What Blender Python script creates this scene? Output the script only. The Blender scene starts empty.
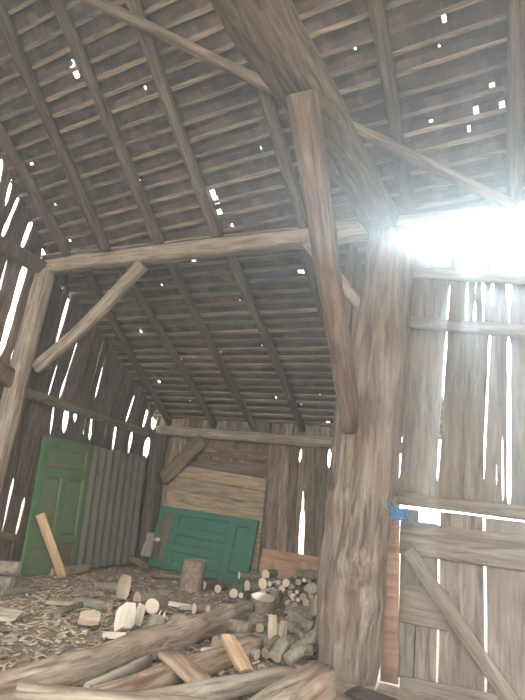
import bpy, bmesh, math, random
from mathutils import Vector, Matrix, noise

# ---------------------------------------------------------------- scene setup
S = bpy.context.scene
COL = S.collection
S.view_settings.view_transform = 'Standard'
S.view_settings.look = 'None'
S.view_settings.gamma = 1.0
S.view_settings.use_curve_mapping = False
S.view_settings.exposure = 0.85
S.cycles.use_denoising = True
S.cycles.volume_bounces = 1
S.cycles.max_bounces = 8
S.cycles.diffuse_bounces = 5
S.cycles.transparent_max_bounces = 8
S.cycles.sample_clamp_indirect = 6.0

EYE = Vector((0, 0, 1.45))
CZ = Vector((218, -1850, 525)).normalized()          # the vertical in camera axes (x right, y down, z ahead)
CX = Vector((1126, -16, -525)); CX = (CX - CZ * CX.dot(CZ)).normalized()
CY = CZ.cross(CX)
def to_world(v): return Vector((CX.dot(v), CY.dot(v), CZ.dot(v)))
def ray(px, py): return to_world(Vector((px - 262.5, py - 350.0, 525.0)))
def at(px, py, axis, val):
    r = ray(px, py)
    return EYE + r * ((val - EYE[axis]) / r[axis])
def depth(p): return to_world(Vector((0, 0, 1))).dot(Vector(p) - EYE)

cam = bpy.data.cameras.new('camera'); co = bpy.data.objects.new('camera', cam); COL.objects.link(co)
cam.sensor_fit = 'HORIZONTAL'; cam.sensor_width = 36; cam.lens = 36.0
cam.clip_start = 0.05; cam.clip_end = 300
r_, u_, b_ = to_world(Vector((1, 0, 0))), to_world(Vector((0, -1, 0))), to_world(Vector((0, 0, -1)))
co.matrix_world = Matrix(((r_.x, u_.x, b_.x, EYE.x), (r_.y, u_.y, b_.y, EYE.y), (r_.z, u_.z, b_.z, EYE.z), (0, 0, 0, 1)))
S.camera = co

YG, XL, YB, XR, YF = 5.386, -6.63, 9.11, 4.2, -2.7   # purlin line, gable wall, back wall, far gable, open front
T40 = math.tan(math.radians(40)); T27 = math.tan(math.radians(27.1))
def zup(y): return 4.66 + T40 * (YG - y)              # underside of the rafters of the high roof
def zlo(y): return 4.596 - T27 * (y - YG)             # underside of the rafters of the low roof
RIDGE_Y = 1.4
def zroof(y):
    if y > YG: return zlo(y) + 0.14
    if y > RIDGE_Y: return zup(y) + 0.14
    return zup(RIDGE_Y) + 0.14 - T40 * (RIDGE_Y - y)

# ---------------------------------------------------------------- materials
def nodes(name):
    m = bpy.data.materials.new(name); m.use_nodes = True
    nt = m.node_tree
    return m, nt, nt.nodes['Principled BSDF'], nt.nodes.new, nt.links.new

def ramp(new, stops):
    r = new('ShaderNodeValToRGB')
    e = r.color_ramp.elements
    e[0].position, e[0].color = stops[0][0], (*stops[0][1], 1)
    e[1].position, e[1].color = stops[-1][0], (*stops[-1][1], 1)
    for p, c in stops[1:-1]:
        x = e.new(p); x.color = (*c, 1)
    return r

def wood(name, dark, mid, light, axis=0, stretch=11.0, base=1.3, bump=0.35, stain=None, var=0.35, rough=0.85):
    """weathered timber: grain runs along the local AXIS; each board differs a little"""
    m, nt, b, new, ln = nodes(name)
    tc = new('ShaderNodeTexCoord'); geo = new('ShaderNodeNewGeometry'); oi = new('ShaderNodeObjectInfo')
    add = new('ShaderNodeMath'); add.operation = 'ADD'
    ln(geo.outputs['Random Per Island'], add.inputs[0]); ln(oi.outputs['Random'], add.inputs[1])
    mul = new('ShaderNodeMath'); mul.operation = 'MULTIPLY'; mul.inputs[1].default_value = 37.0
    ln(add.outputs[0], mul.inputs[0])
    vadd = new('ShaderNodeVectorMath'); vadd.operation = 'ADD'
    ln(tc.outputs['Object'], vadd.inputs[0]); ln(mul.outputs[0], vadd.inputs[1])
    mp = new('ShaderNodeMapping')
    sc = [stretch * base] * 3; sc[axis] = base
    mp.inputs['Scale'].default_value = sc
    ln(vadd.outputs[0], mp.inputs['Vector'])
    n1 = new('ShaderNodeTexNoise'); n1.inputs['Scale'].default_value = 1.6; n1.inputs['Detail'].default_value = 8
    n1.inputs['Roughness'].default_value = 0.65; n1.inputs['Distortion'].default_value = 0.6
    ln(mp.outputs[0], n1.inputs['Vector'])
    r1 = ramp(new, [(0.36, dark), (0.5, mid), (0.66, light)])
    ln(n1.outputs['Fac'], r1.inputs[0])
    n2 = new('ShaderNodeTexNoise'); n2.inputs['Scale'].default_value = 2.2; n2.inputs['Detail'].default_value = 4
    ln(vadd.outputs[0], n2.inputs['Vector'])
    st = stain or tuple(c * 0.5 for c in mid)
    mx = new('ShaderNodeMix'); mx.data_type = 'RGBA'
    r2 = ramp(new, [(0.45, (0, 0, 0)), (0.75, (0.75, 0.75, 0.75))])
    ln(n2.outputs['Fac'], r2.inputs[0]); ln(r2.outputs[0], mx.inputs['Factor'])
    ln(r1.outputs[0], mx.inputs['A']); mx.inputs['B'].default_value = (*st, 1)
    hs = new('ShaderNodeHueSaturation')
    mr = new('ShaderNodeMapRange'); mr.inputs['To Min'].default_value = 1 - var; mr.inputs['To Max'].default_value = 1 + var
    fr = new('ShaderNodeMath'); fr.operation = 'FRACT'; ln(add.outputs[0], fr.inputs[0])
    ln(fr.outputs[0], mr.inputs['Value']); ln(mr.outputs[0], hs.inputs['Value']); ln(mx.outputs['Result'], hs.inputs['Color'])
    ln(hs.outputs[0], b.inputs['Base Color'])
    b.inputs['Roughness'].default_value = rough; b.inputs['Specular IOR Level'].default_value = 0.2
    bp = new('ShaderNodeBump'); bp.inputs['Strength'].default_value = bump; bp.inputs['Distance'].default_value = 0.02
    ln(n1.outputs['Fac'], bp.inputs['Height']); ln(bp.outputs[0], b.inputs['Normal'])
    return m

def cutwood(name, pale, ringc):
    m, nt, b, new, ln = nodes(name)
    tc = new('ShaderNodeTexCoord'); sp = new('ShaderNodeSeparateXYZ'); ln(tc.outputs['Object'], sp.inputs[0])
    cb = new('ShaderNodeCombineXYZ'); ln(sp.outputs['Y'], cb.inputs['Y']); ln(sp.outputs['Z'], cb.inputs['Z'])
    le = new('ShaderNodeVectorMath'); le.operation = 'LENGTH'; ln(cb.outputs[0], le.inputs[0])
    n = new('ShaderNodeTexNoise'); n.inputs['Scale'].default_value = 14; ln(tc.outputs['Object'], n.inputs['Vector'])
    a = new('ShaderNodeMath'); a.operation = 'MULTIPLY_ADD'; a.inputs[1].default_value = 420; ln(le.outputs['Value'], a.inputs[0]); ln(n.outputs['Fac'], a.inputs[2])
    s = new('ShaderNodeMath'); s.operation = 'SINE'; ln(a.outputs[0], s.inputs[0])
    mr = new('ShaderNodeMapRange'); mr.inputs['From Min'].default_value = -1; ln(s.outputs[0], mr.inputs['Value']); mr.inputs['To Max'].default_value = 0.4
    mx = new('ShaderNodeMix'); mx.data_type = 'RGBA'; mx.inputs['A'].default_value = (*pale, 1); mx.inputs['B'].default_value = (*ringc, 1)
    ln(mr.outputs[0], mx.inputs['Factor'])
    oi = new('ShaderNodeObjectInfo'); hs = new('ShaderNodeHueSaturation'); m2 = new('ShaderNodeMapRange')
    m2.inputs['To Min'].default_value = 0.75; m2.inputs['To Max'].default_value = 1.1
    ln(oi.outputs['Random'], m2.inputs['Value']); ln(m2.outputs[0], hs.inputs['Value']); ln(mx.outputs['Result'], hs.inputs['Color'])
    ln(hs.outputs[0], b.inputs['Base Color']); b.inputs['Roughness'].default_value = 0.9
    return m

def speckle(name, cols, scale, bump=0.4, rough=0.9, dist=0.02, island=False, detail=8):
    m, nt, b, new, ln = nodes(name)
    tc = new('ShaderNodeTexCoord')
    n = new('ShaderNodeTexNoise'); n.inputs['Scale'].default_value = scale; n.inputs['Detail'].default_value = detail
    n.inputs['Roughness'].default_value = 0.7
    ln(tc.outputs['Object'], n.inputs['Vector'])
    k = len(cols)
    r = ramp(new, [(0.3 + 0.42 * i / (k - 1), c) for i, c in enumerate(cols)])
    ln(n.outputs['Fac'], r.inputs[0])
    out = r.outputs[0]
    if island:
        geo = new('ShaderNodeNewGeometry'); hs = new('ShaderNodeHueSaturation'); mr = new('ShaderNodeMapRange')
        mr.inputs['To Min'].default_value = 0.55; mr.inputs['To Max'].default_value = 1.4
        ln(geo.outputs['Random Per Island'], mr.inputs['Value']); ln(mr.outputs[0], hs.inputs['Value']); ln(out, hs.inputs['Color']); out = hs.outputs[0]
    ln(out, b.inputs['Base Color']); b.inputs['Roughness'].default_value = rough; b.inputs['Specular IOR Level'].default_value = 0.2
    bp = new('ShaderNodeBump'); bp.inputs['Strength'].default_value = bump; bp.inputs['Distance'].default_value = dist
    ln(n.outputs['Fac'], bp.inputs['Height']); ln(bp.outputs[0], b.inputs['Normal'])
    return m

def paint(name, col, worn, dirt, scale=3.0, rough=0.6):
    """old chalky paint with worn and dirty patches"""
    m, nt, b, new, ln = nodes(name)
    tc = new('ShaderNodeTexCoord')
    n = new('ShaderNodeTexNoise'); n.inputs['Scale'].default_value = scale; n.inputs['Detail'].default_value = 9; n.inputs['Roughness'].default_value = 0.7
    ln(tc.outputs['Object'], n.inputs['Vector'])
    r = ramp(new, [(0.28, dirt), (0.42, col), (0.62, tuple(c * 1.15 for c in col)), (0.76, worn)])
    ln(n.outputs['Fac'], r.inputs[0]); ln(r.outputs[0], b.inputs['Base Color'])
    b.inputs['Roughness'].default_value = rough; b.inputs['Specular IOR Level'].default_value = 0.3
    return m

M = {}
M['post'] = wood('timber_post', (.065, .045, .033), (.185, .142, .108), (.33, .27, .215), stretch=8, bump=0.8, stain=(.155, .092, .06), var=0.1)
M['darkwood'] = wood('timber_dark', (.035, .025, .019), (.105, .078, .058), (.19, .15, .11), stretch=9, var=0.1)
M['tanface'] = wood('wood_tan', (.24, .18, .125), (.37, .29, .21), (.47, .39, .295), axis=0, stretch=7, var=0.1)
M['hewn'] = wood('timber_hewn', (.055, .036, .025), (.165, .12, .085), (.30, .235, .175), stretch=10, stain=(.14, .09, .055), var=0.15)
M['purlin'] = wood('timber_pale', (.13, .095, .066), (.31, .255, .195), (.48, .41, .325), stretch=12, stain=(.2, .14, .09), var=0.05)
M['rafter'] = wood('timber_rafter', (.05, .034, .024), (.13, .092, .066), (.23, .175, .13), stretch=14, var=0.2)
M['brace'] = wood('timber_brace', (.048, .029, .02), (.15, .094, .066), (.30, .21, .15), stretch=9, stain=(.11, .058, .036), var=0.1)
M['batten'] = wood('timber_batten', (.095, .066, .047), (.25, .185, .135), (.42, .325, .24), stretch=18, var=0.3)
M['board_v'] = wood('boards_dark', (.045, .032, .025), (.118, .082, .062), (.205, .155, .12), axis=2, stretch=9, var=0.35)
M['board_grey'] = wood('boards_grey', (.075, .064, .053), (.165, .14, .117), (.25, .215, .18), axis=2, stretch=10, var=0.15, stain=(.16, .13, .10))
M['board_h'] = wood('boards_gate', (.08, .066, .052), (.18, .152, .122), (.28, .24, .195), axis=0, stretch=10, var=0.15, stain=(.17, .14, .105))
M['slab_v'] = wood('boards_brown', (.06, .04, .028), (.20, .145, .10), (.36, .28, .205), axis=2, stretch=9, var=0.45, stain=(.13, .08, .05))
M['panel'] = wood('boards_tan', (.17, .115, .07), (.36, .265, .17), (.5, .39, .27), axis=0, stretch=10, var=0.12, stain=(.26, .17, .10))
M['redwood'] = wood('plank_red', (.15, .085, .055), (.27, .165, .11), (.36, .24, .165), axis=2, stretch=12, var=0.05)
M['lean'] = wood('plank_fresh', (.38, .25, .13), (.56, .40, .22), (.68, .52, .32), axis=0, stretch=10, var=0.05, stain=(.42, .28, .15))
M['tanpaint'] = wood('panel_brown', (.30, .17, .095), (.42, .255, .15), (.50, .33, .21), axis=0, stretch=6, var=0.04, bump=.1, stain=(.33, .19, .11))
M['greybeam'] = wood('beam_weathered', (.14, .115, .088), (.34, .295, .235), (.48, .43, .355), axis=0, stretch=9, var=0.12, stain=(.30, .22, .16))
M['oldbeam'] = wood('beam_old', (.12, .085, .06), (.33, .265, .20), (.50, .43, .345), axis=0, stretch=9, var=0.06, stain=(.22, .13, .085))
M['brownbeam'] = wood('beam_brown', (.13, .08, .052), (.30, .21, .15), (.45, .36, .28), axis=0, stretch=9, var=0.1, stain=(.22, .115, .07))
M['split'] = wood('wood_split', (.38, .29, .20), (.52, .43, .32), (.66, .57, .45), axis=0, stretch=8, var=0.15, stain=(.40, .30, .20))
M['white'] = wood('wood_white', (.56, .48, .38), (.72, .65, .54), (.82, .77, .68), axis=0, stretch=6, var=0.1, stain=(.7, .6, .47))
M['orange'] = wood('wood_orange', (.42, .24, .13), (.60, .40, .25), (.74, .56, .38), axis=0, stretch=8, var=0.1)
M['bark'] = speckle('bark_grey', [(.08, .064, .047), (.20, .172, .132), (.31, .27, .215), (.41, .365, .30)], 22, bump=0.8)
M['bark2'] = speckle('bark_brown', [(.05, .04, .03), (.15, .12, .09), (.24, .20, .15), (.32, .27, .21)], 20, bump=0.8)
M['bark3'] = speckle('bark_mossy', [(.06, .055, .04), (.165, .155, .115), (.27, .25, .19), (.35, .325, .255)], 18, bump=0.8)
M['stump'] = speckle('bark_stump', [(.10, .07, .05), (.25, .185, .135), (.36, .28, .21), (.42, .34, .27)], 16, bump=0.6)
M['cut'] = cutwood('cut_face', (.78, .68, .52), (.62, .50, .35))
M['cutold'] = cutwood('cut_face_old', (.46, .36, .25), (.36, .26, .17))
M['cutred'] = cutwood('cut_face_red', (.40, .25, .17), (.30, .18, .12))
M['tile'] = speckle('roof_tiles', [(.035, .024, .02), (.085, .057, .044), (.135, .088, .066), (.18, .135, .105)], 6, bump=0.3, island=True)
M['earth'] = speckle('earth_floor', [(.13, .095, .068), (.24, .183, .135), (.34, .27, .205), (.42, .345, .265)], 9, bump=0.9, dist=0.03)
M['debris'] = speckle('debris_mound', [(.09, .07, .05), (.18, .14, .105), (.29, .235, .175)], 16, bump=1.0, dist=0.03)
M['chips'] = speckle('wood_chip', [(.24, .185, .13), (.44, .355, .26), (.66, .57, .45)], 5, bump=0.1, island=True)
M['outside'] = speckle('yard_ground', [(.24, .24, .17), (.32, .31, .23), (.38, .36, .28)], 2, bump=0.2)
M['green'] = paint('paint_green_dark', (.022, .13, .082), (.14, .22, .16), (.035, .06, .042), 2.5)
M['green2'] = paint('paint_green_mid', (.085, .165, .075), (.19, .22, .145), (.075, .10, .055), 2.2)
M['green2p'] = paint('paint_green_panel', (.125, .165, .09), (.20, .21, .145), (.11, .11, .07), 2.2)
M['rustp'] = paint('paint_worn_red', (.13, .085, .065), (.10, .15, .11), (.15, .06, .045), 5)
M['tin'] = paint('old_tin', (.28, .25, .21), (.37, .35, .31), (.18, .13, .095), 3.0, rough=0.55)
M['cloth'] = speckle('rag_cloth', [(.35, .30, .24), (.55, .5, .42), (.66, .61, .54)], 9, bump=.2)
m, nt, b, new, ln = nodes('twine_blue'); b.inputs['Base Color'].default_value = (.035, .15, .32, 1); b.inputs['Roughness'].default_value = .5; M['twine'] = m
m, nt, b, new, ln = nodes('iron'); b.inputs['Base Color'].default_value = (.06, .05, .045, 1); b.inputs['Roughness'].default_value = .6; b.inputs['Metallic'].default_value = .6; M['iron'] = m

# ---------------------------------------------------------------- object helpers
def link(name, me, mats, parent=None, mw=None):
    o = bpy.data.objects.new(name, me); COL.objects.link(o)
    for mm in (mats if isinstance(mats, (list, tuple)) else [mats]):
        me.materials.append(mm)
    if parent is not None: o.parent = parent
    elif mw is not None: o.matrix_world = mw
    return o
def from_bm(name, bm, mats, parent=None, mw=None, smooth=False):
    bm.normal_update()
    me = bpy.data.meshes.new(name); bm.to_mesh(me); bm.free()
    if smooth:
        for p in me.polygons: p.use_smooth = True
    return link(name, me, mats, parent, mw)
def tag(o, label, cat, group=None, kind='thing'):
    o['label'] = label; o['category'] = cat; o['kind'] = kind
    if group: o['group'] = group
    return o
def struct(o): o['kind'] = 'structure'; return o

def frame_of(p0, p1, up=(0, 0, 1)):
    p0, p1 = Vector(p0), Vector(p1)
    x = (p1 - p0).normalized(); up = Vector(up)
    if abs(x.dot(up.normalized())) > 0.98: up = Vector((0, 1, 0))
    y = up.cross(x).normalized(); z = x.cross(y)
    return Matrix(((x.x, y.x, z.x, p0.x), (x.y, y.y, z.y, p0.y), (x.z, y.z, z.z, p0.z), (0, 0, 0, 1))), (p1 - p0).length

def sweep(bm, L, prof, nseg, k=12, sq=0.0, rough=0.01, seed=0, cap0=True, cap1=True, cmat=0, x0=0.0, twist=0.0, knots=()):
    """tube along local X. prof(t) -> (cy, cz, half_w, half_h); sq 0 round .. 1 square"""
    rings = []
    off = Vector((seed * 7.13, seed * 3.7, seed * 1.9))
    for i in range(nseg + 1):
        t = i / nseg
        cy, cz, hw, hh = prof(t)
        ring = []
        for j in range(k):
            a = 2 * math.pi * (j + 0.5) / k + twist * t
            c, s = math.cos(a), math.sin(a)
            q = (abs(c) ** 6 + abs(s) ** 6) ** (-1 / 6.0) if sq > 0 else 1.0
            q = 1 + (q - 1) * sq
            p = Vector((x0 + t * L, cy + c * q * hw, cz + s * q * hh))
            d = noise.noise(Vector((p.x * 1.6, p.y * 3, p.z * 3)) + off) * rough + noise.noise(Vector((p.x * 5, p.y * 9, p.z * 9)) + off) * rough * 0.5
            for (kt, ka, kr, kh) in knots:
                dd = ((t - kt) * L / kr) ** 2 + ((((a - ka + math.pi) % (2 * math.pi)) - math.pi) * hw / kr) ** 2
                d += kh * math.exp(-dd)
            p.y += c * d; p.z += s * d
            ring.append(bm.verts.new(p))
        rings.append(ring)
    for i in range(nseg):
        for j in range(k):
            bm.faces.new((rings[i][j], rings[i + 1][j], rings[i + 1][(j + 1) % k], rings[i][(j + 1) % k]))
    if cap0:
        f = bm.faces.new(rings[0]); f.material_index = cmat
    if cap1:
        f = bm.faces.new(list(reversed(rings[-1]))); f.material_index = cmat
    return rings

SEED = [1]
def timber(name, label, cat, p0, p1, w, h, mat, group=None, w1=None, h1=None, sq=1.0, bow=(0, 0), rough=0.012, up=(0, 0, 1), nseg=None, k=16, knots=(), smooth=True, parent=None, twist=0.0):
    SEED[0] += 1
    mw, L = frame_of(p0, p1, up)
    w1 = w if w1 is None else w1; h1 = h if h1 is None else h1
    bm = bmesh.new()
    def prof(t):
        s = math.sin(math.pi * t)
        return (bow[0] * s, bow[1] * s, (w + (w1 - w) * t) / 2, (h + (h1 - h) * t) / 2)
    sweep(bm, L, prof, nseg or max(4, int(L / 0.16)), k, sq, rough, SEED[0], knots=knots, twist=twist)
    o = from_bm(name, bm, mat, parent, None if parent else mw, smooth=False)
    if smooth:
        for p in o.data.polygons: p.use_smooth = len(p.vertices) == 4
    if parent: o.matrix_local = mw
    if label: tag(o, label, cat, group)
    return o

def box(bm, x0, x1, y0, y1, z0, z1, mi=0, jit=0.0, rng=random):
    vs = [bm.verts.new((x + rng.uniform(-jit, jit), y + rng.uniform(-jit, jit), z + rng.uniform(-jit, jit))) for x in (x0, x1) for y in (y0, y1) for z in (z0, z1)]
    for q in ((0, 1, 3, 2), (4, 6, 7, 5), (0, 4, 5, 1), (2, 3, 7, 6), (0, 2, 6, 4), (1, 5, 7, 3)):
        f = bm.faces.new([vs[i] for i in q]); f.material_index = mi
    return vs
def bevel(bm, w=0.006):
    bmesh.ops.bevel(bm, geom=bm.edges[:], offset=w, segments=1, affect='EDGES', clamp_overlap=True)

# ---------------------------------------------------------------- board walls
def strip(bm, edgeL, edgeR, z0, z1, place, thick, off, top=None, nz=None):
    """one board; edgeL/R(z) give the position along the wall, place(s, z, d) the world point"""
    nz = nz or max(2, int((z1 - z0) / 0.12))
    rows = []
    for i in range(nz + 1):
        z = z0 + (z1 - z0) * i / nz
        a, b = edgeL(z), edgeR(z)
        if b < a + 0.006: mid = (a + b) / 2; a, b = mid - 0.003, mid + 0.003
        za = min(z, top(a)) if top else z
        zb = min(z, top(b)) if top else z
        rows.append([bm.verts.new(place(s, zz, d)) for s, zz, d in ((a, za, off), (b, zb, off), (b, zb, off + thick), (a, za, off + thick))])
    for i in range(nz):
        for j in range(4):
            bm.faces.new((rows[i][j], rows[i][(j + 1) % 4], rows[i + 1][(j + 1) % 4], rows[i + 1][j]))
    bm.faces.new(rows[0][::-1]); bm.faces.new(rows[-1])

def board_band(bm, gaps, s_lo, s_hi, z0, z1, place, top=None, rng=None, thick=0.028, maxw=0.27, lean=0.0, base=0.0):
    """boards fill s_lo..s_hi; GAPS = list of (s_at_ztop, ztop, s_at_zbot, zbot, width). The boards meet where no gap is open."""
    lines = []
    for (sa, za, sb, zb, w) in gaps:
        if abs(za - zb) < 1e-3: continue
        sl = (sa - sb) / (za - zb)
        zm = (z0 + z1) / 2
        lines.append([sb + sl * (zm - zb), sl, [(min(za, zb), max(za, zb), w)]])
    lines.sort(key=lambda l: l[0])
    merged = []
    for l in lines:
        if merged and l[0] - merged[-1][0] < 0.04: merged[-1][2] += l[2]
        else: merged.append(l)
    lines = [[s_lo, lean, []]] + merged + [[s_hi, lean, []]]
    full = []
    for a, b in zip(lines, lines[1:]):
        full.append(a)
        n = max(1, round((b[0] - a[0]) / maxw))
        for i in range(1, n):
            t = i / n + rng.uniform(-.12, .12) / n
            full.append([a[0] + (b[0] - a[0]) * t, a[1] + (b[1] - a[1]) * t, []])
    full.append(lines[-1])
    zm = (z0 + z1) / 2
    ph = [rng.uniform(0, 50) for _ in full]
    def pos(l, z): return l[0] + l[1] * (z - zm)
    def half(l, z, q):
        w = -0.012
        for (a, b, ww) in l[2]:
            f = min((z - a) / 0.05, (b - z) / 0.05)
            if f > -0.6: w = max(w, ww * (0.5 + 0.5 * max(-1, min(1, f))) * (0.8 + 0.5 * noise.noise(Vector((z * 3, q, 0)))))
        return w / 2
    for i in range(len(full) - 1):
        a, b = full[i], full[i + 1]
        if b[0] - a[0] < 0.015: continue
        top_z = z1 + rng.uniform(-.02, .02)
        strip(bm, lambda z, a=a, q=ph[i]: pos(a, z) + half(a, z, q), lambda z, b=b, q=ph[i + 1]: pos(b, z) - half(b, z, q), z0, top_z, place, thick, base + (0.026 if i % 2 else 0.0) + rng.uniform(0, .006), top)

def px_gaps(lst, axis, val, s):
    """pixel measurements of the light slits -> positions on the wall plane"""
    out = []
    for (x0, y0, x1, y1, w) in lst:
        a, b = at(x0, y0, axis, val), at(x1, y1, axis, val)
        out.append((a[s], a.z, b[s], b.z, w * depth((a + b) / 2) / 525 * (1.6 if axis == 0 else 1.05)))
    return out

rng = random.Random(4)
# left gable wall (x = XL)
GU = [(5, 158, 0, 187, 5), (15, 178, 9, 202, 2.5), (23, 193, 5, 236, 4), (35, 219, 25, 246, 4.5), (43, 234, 34, 249, 3.5), (49, 245, 45, 255, 4)]
GM = [(9, 257, -6, 315, 3), (27, 264, 2, 353, 4.5), (37, 271, 10, 367, 2), (75, 280, 57, 345, 4), (66, 281, 65, 287, 8), (158, 410, 154, 428, 8), (164, 417, 162, 430, 4), (50, 365, 41, 395, 3), (79, 340, 60, 400, 3),
      (105, 338, 86, 407, 1.8), (103, 370, 97, 395, 1.4), (58, 366, 50, 394, 1.0), (135, 397, 127, 422, 1.2), (150, 405, 144, 428, 2.5)]
GLO = [(47, 404, 44, 429, 3), (56, 408, 53, 432, 2), (70, 405, 66, 432, 7), (78, 412, 77, 422, 4), (88, 415, 85, 438, 2.2), (94, 418, 92, 439, 2), (109, 423, 105, 446, 2.5),
       (118, 427, 115, 449, 3), (126, 430, 124, 447, 1.2), (134, 432, 131, 450, 2.5), (145, 432, 141, 451, 2), (152, 438, 148, 459, 6), (146, 465, 142, 489, 4),
       (16, 480, 4, 532, 2), (27, 499, 19, 533, 2), (2, 538, -1, 555, 5), (-14, 440, -40, 560, 3), (14, 540, 12, 556, 2)]
bm = bmesh.new()
pl = lambda s, z, d: Vector((XL - d, s, z))
rtop = lambda y: zroof(y) + .12
board_band(bm, px_gaps(GU, 0, XL, 1), 1.2, 5.9, 4.5, 8.2, pl, rtop, rng, base=0.03, lean=-0.16)
board_band(bm, [], YF, 1.25, 2.6, 8.2, pl, rtop, rng, base=0.0)
board_band(bm, px_gaps(GM, 0, XL, 1), 1.2, YB + .1, 2.52, 4.56, pl, rtop, rng)
board_band(bm, px_gaps(GLO, 0, XL, 1), YF, YB + .1, 0, 2.55, pl, rtop, rng, base=0.025, maxw=0.24)
struct(from_bm('wall_left', bm, M['board_v']))

# gate wall: tall boards above the gate, in the plane of the purlin
YW = 5.50
GG = [(412, 289, 410, 322, 2), (408, 331, 398, 480, 2.6), (449, 285, 447, 320, 2.6), (446.5, 331, 437, 481, 3), (467, 292, 466, 320, 3), (467.6, 280, 467.6, 289, 3),
      (476, 281, 476, 292, 2.5), (475, 300, 474, 320, 3), (484, 280, 484, 297, 4), (483, 308, 483, 319, 3), (492, 278, 492, 304, 5), (507, 277, 508, 300, 8), (509, 305, 509, 318, 2.8),
      (490, 331, 483, 481, 2.6), (509.5, 335, 512.5, 505, 4.5), (502.5, 440, 503, 503, 2.4), (496.5, 466, 496.5, 488, 0.8)]
bm = bmesh.new()
pg = lambda s, z, d: Vector((s, YW + d, z))
jag = {}
def gtop(x):
    k = round(x * 9)
    if k not in jag: jag[k] = 4.10 + random.Random(k).uniform(-.14, .06)
    return jag[k] if x > -.54 else 4.42
board_band(bm, px_gaps(GG, 1, YW, 0), -1.12, 0.55, 1.625, 4.45, pg, gtop, rng, maxw=0.36)
board_band(bm, [], 0.55, XR, 0, 4.6, pg, None, rng, maxw=0.3)
struct(from_bm('wall_right', bm, M['board_grey']))

# back wall of the low bay
bm = bmesh.new()
pb = lambda s, z, d: Vector((s, YB + d, z))
GB = [(302.6, 494, 302.2, 516, 2.6), (302.2, 512, 301.6, 536, 5.5), (301.6, 530, 301, 557, 9.5), (300.5, 450, 299, 461, 5), (329, 450, 328.5, 465, 6), (163, 486, 158, 521, 1.6), (179, 435, 177, 449, 2), (171, 497, 170, 503, 2)]
g = px_gaps(GB, 1, YB, 0)
board_band(bm, g, XL - .1, -5.75, 0, 2.84, pb, None, rng, maxw=.2)
board_band(bm, g, -4.12, -1.72, 0, 2.84, pb, None, rng, maxw=0.26, base=0.01)
board_band(bm, px_gaps([(203, 444, 203, 450, 5), (212, 446, 212, 452, 6), (222, 447, 222, 452, 4), (232, 449, 232, 453, 3), (248, 451, 248, 455, 3)], 1, YB, 0), -5.8, -4.05, 2.2, 2.84, pb, None, rng, maxw=0.3, base=0.03)
# round-backed slabs nailed on it
for i, (a0, a1, b0, b1) in enumerate(((268, 279.5, 266, 277.5), (279, 289.5, 277, 287.5), (289, 299, 287, 294.3), (305.5, 317, 304.5, 315), (316.5, 327.5, 314.5, 326), (331.5, 341, 328, 339))):
    ta, tb, ba, bb_ = at(a0, 452, 1, YB), at(a1, 452, 1, YB), at(b0, 552, 1, YB), at(b1, 552, 1, YB)
    p0, p1 = (ba + bb_) / 2, (ta + tb) / 2
    d = (p1 - p0) / (p1.z - p0.z)
    p0 = p0 - d * p0.z; p1 = p1 + d * (2.5 - p1.z)
    w0, w1_ = (bb_ - ba).length / 2, (tb - ta).length / 2
    mw, L = frame_of(p0, p1, (0, -1, 0))
    sb = bmesh.new()
    sweep(sb, L, lambda t: (0, 0, w0 + (w1_ - w0) * t, .055), 22, 14, 0.25, .018, 70 + i)
    bmesh.ops.transform(sb, matrix=mw, verts=sb.verts[:])
    tmp = bpy.data.meshes.new('slab'); sb.to_mesh(tmp); sb.free(); bm.from_mesh(tmp); bpy.data.meshes.remove(tmp)
o = struct(from_bm('wall_back', bm, M['slab_v']))
# rough horizontal slabs that close the rest of the back wall
for i, (a, b, hgt) in enumerate((((184, 449.5), (269, 457), .17), ((174, 463), (269, 473), .27))):
    p0, p1 = at(*a, 1, YB - .01), at(*b, 1, YB - .01)
    tm = timber('rough_plank', None, None, p0, p1, .05, hgt, M['hewn'] if i else M['brace'], rough=.03, k=12)
    tag(tm, ('short rough horizontal slab under the low wall plate', 'rough grey horizontal slab directly above the tan board panel')[i], 'plank', 'rough slabs closing the back wall')
bm = bmesh.new()
for i in range(7):
    z = 1.52 - i * .245
    box(bm, -6.1, -4.02, YB + .03, YB + .06, z - .125, z + .125, jit=.006, rng=rng)
struct(from_bm('wall_back_lower', bm, M['board_v'])).name = 'wall_back_planks'
# end wall of the low bay, mostly behind the trunk post
bm = bmesh.new()
board_band(bm, [], YW + .05, YB + .1, 0, 4.6, lambda s, z, d: Vector((-1.74 + d, s, z)), rtop, rng)
struct(from_bm('wall_end', bm, M['board_v']))
# far gable, out of the picture; lower part left open for side light
bm = bmesh.new()
board_band(bm, [(y, 4, y, .2, .02) for y in (-2, -1.1, -.2, .6, 1.5, 2.5, 3.6, 4.4)], YF, YW, 3.7, 8.2, lambda s, z, d: Vector((XR + d, s, z)), rtop, rng)
struct(from_bm('wall_gable', bm, M['board_v']))

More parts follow.
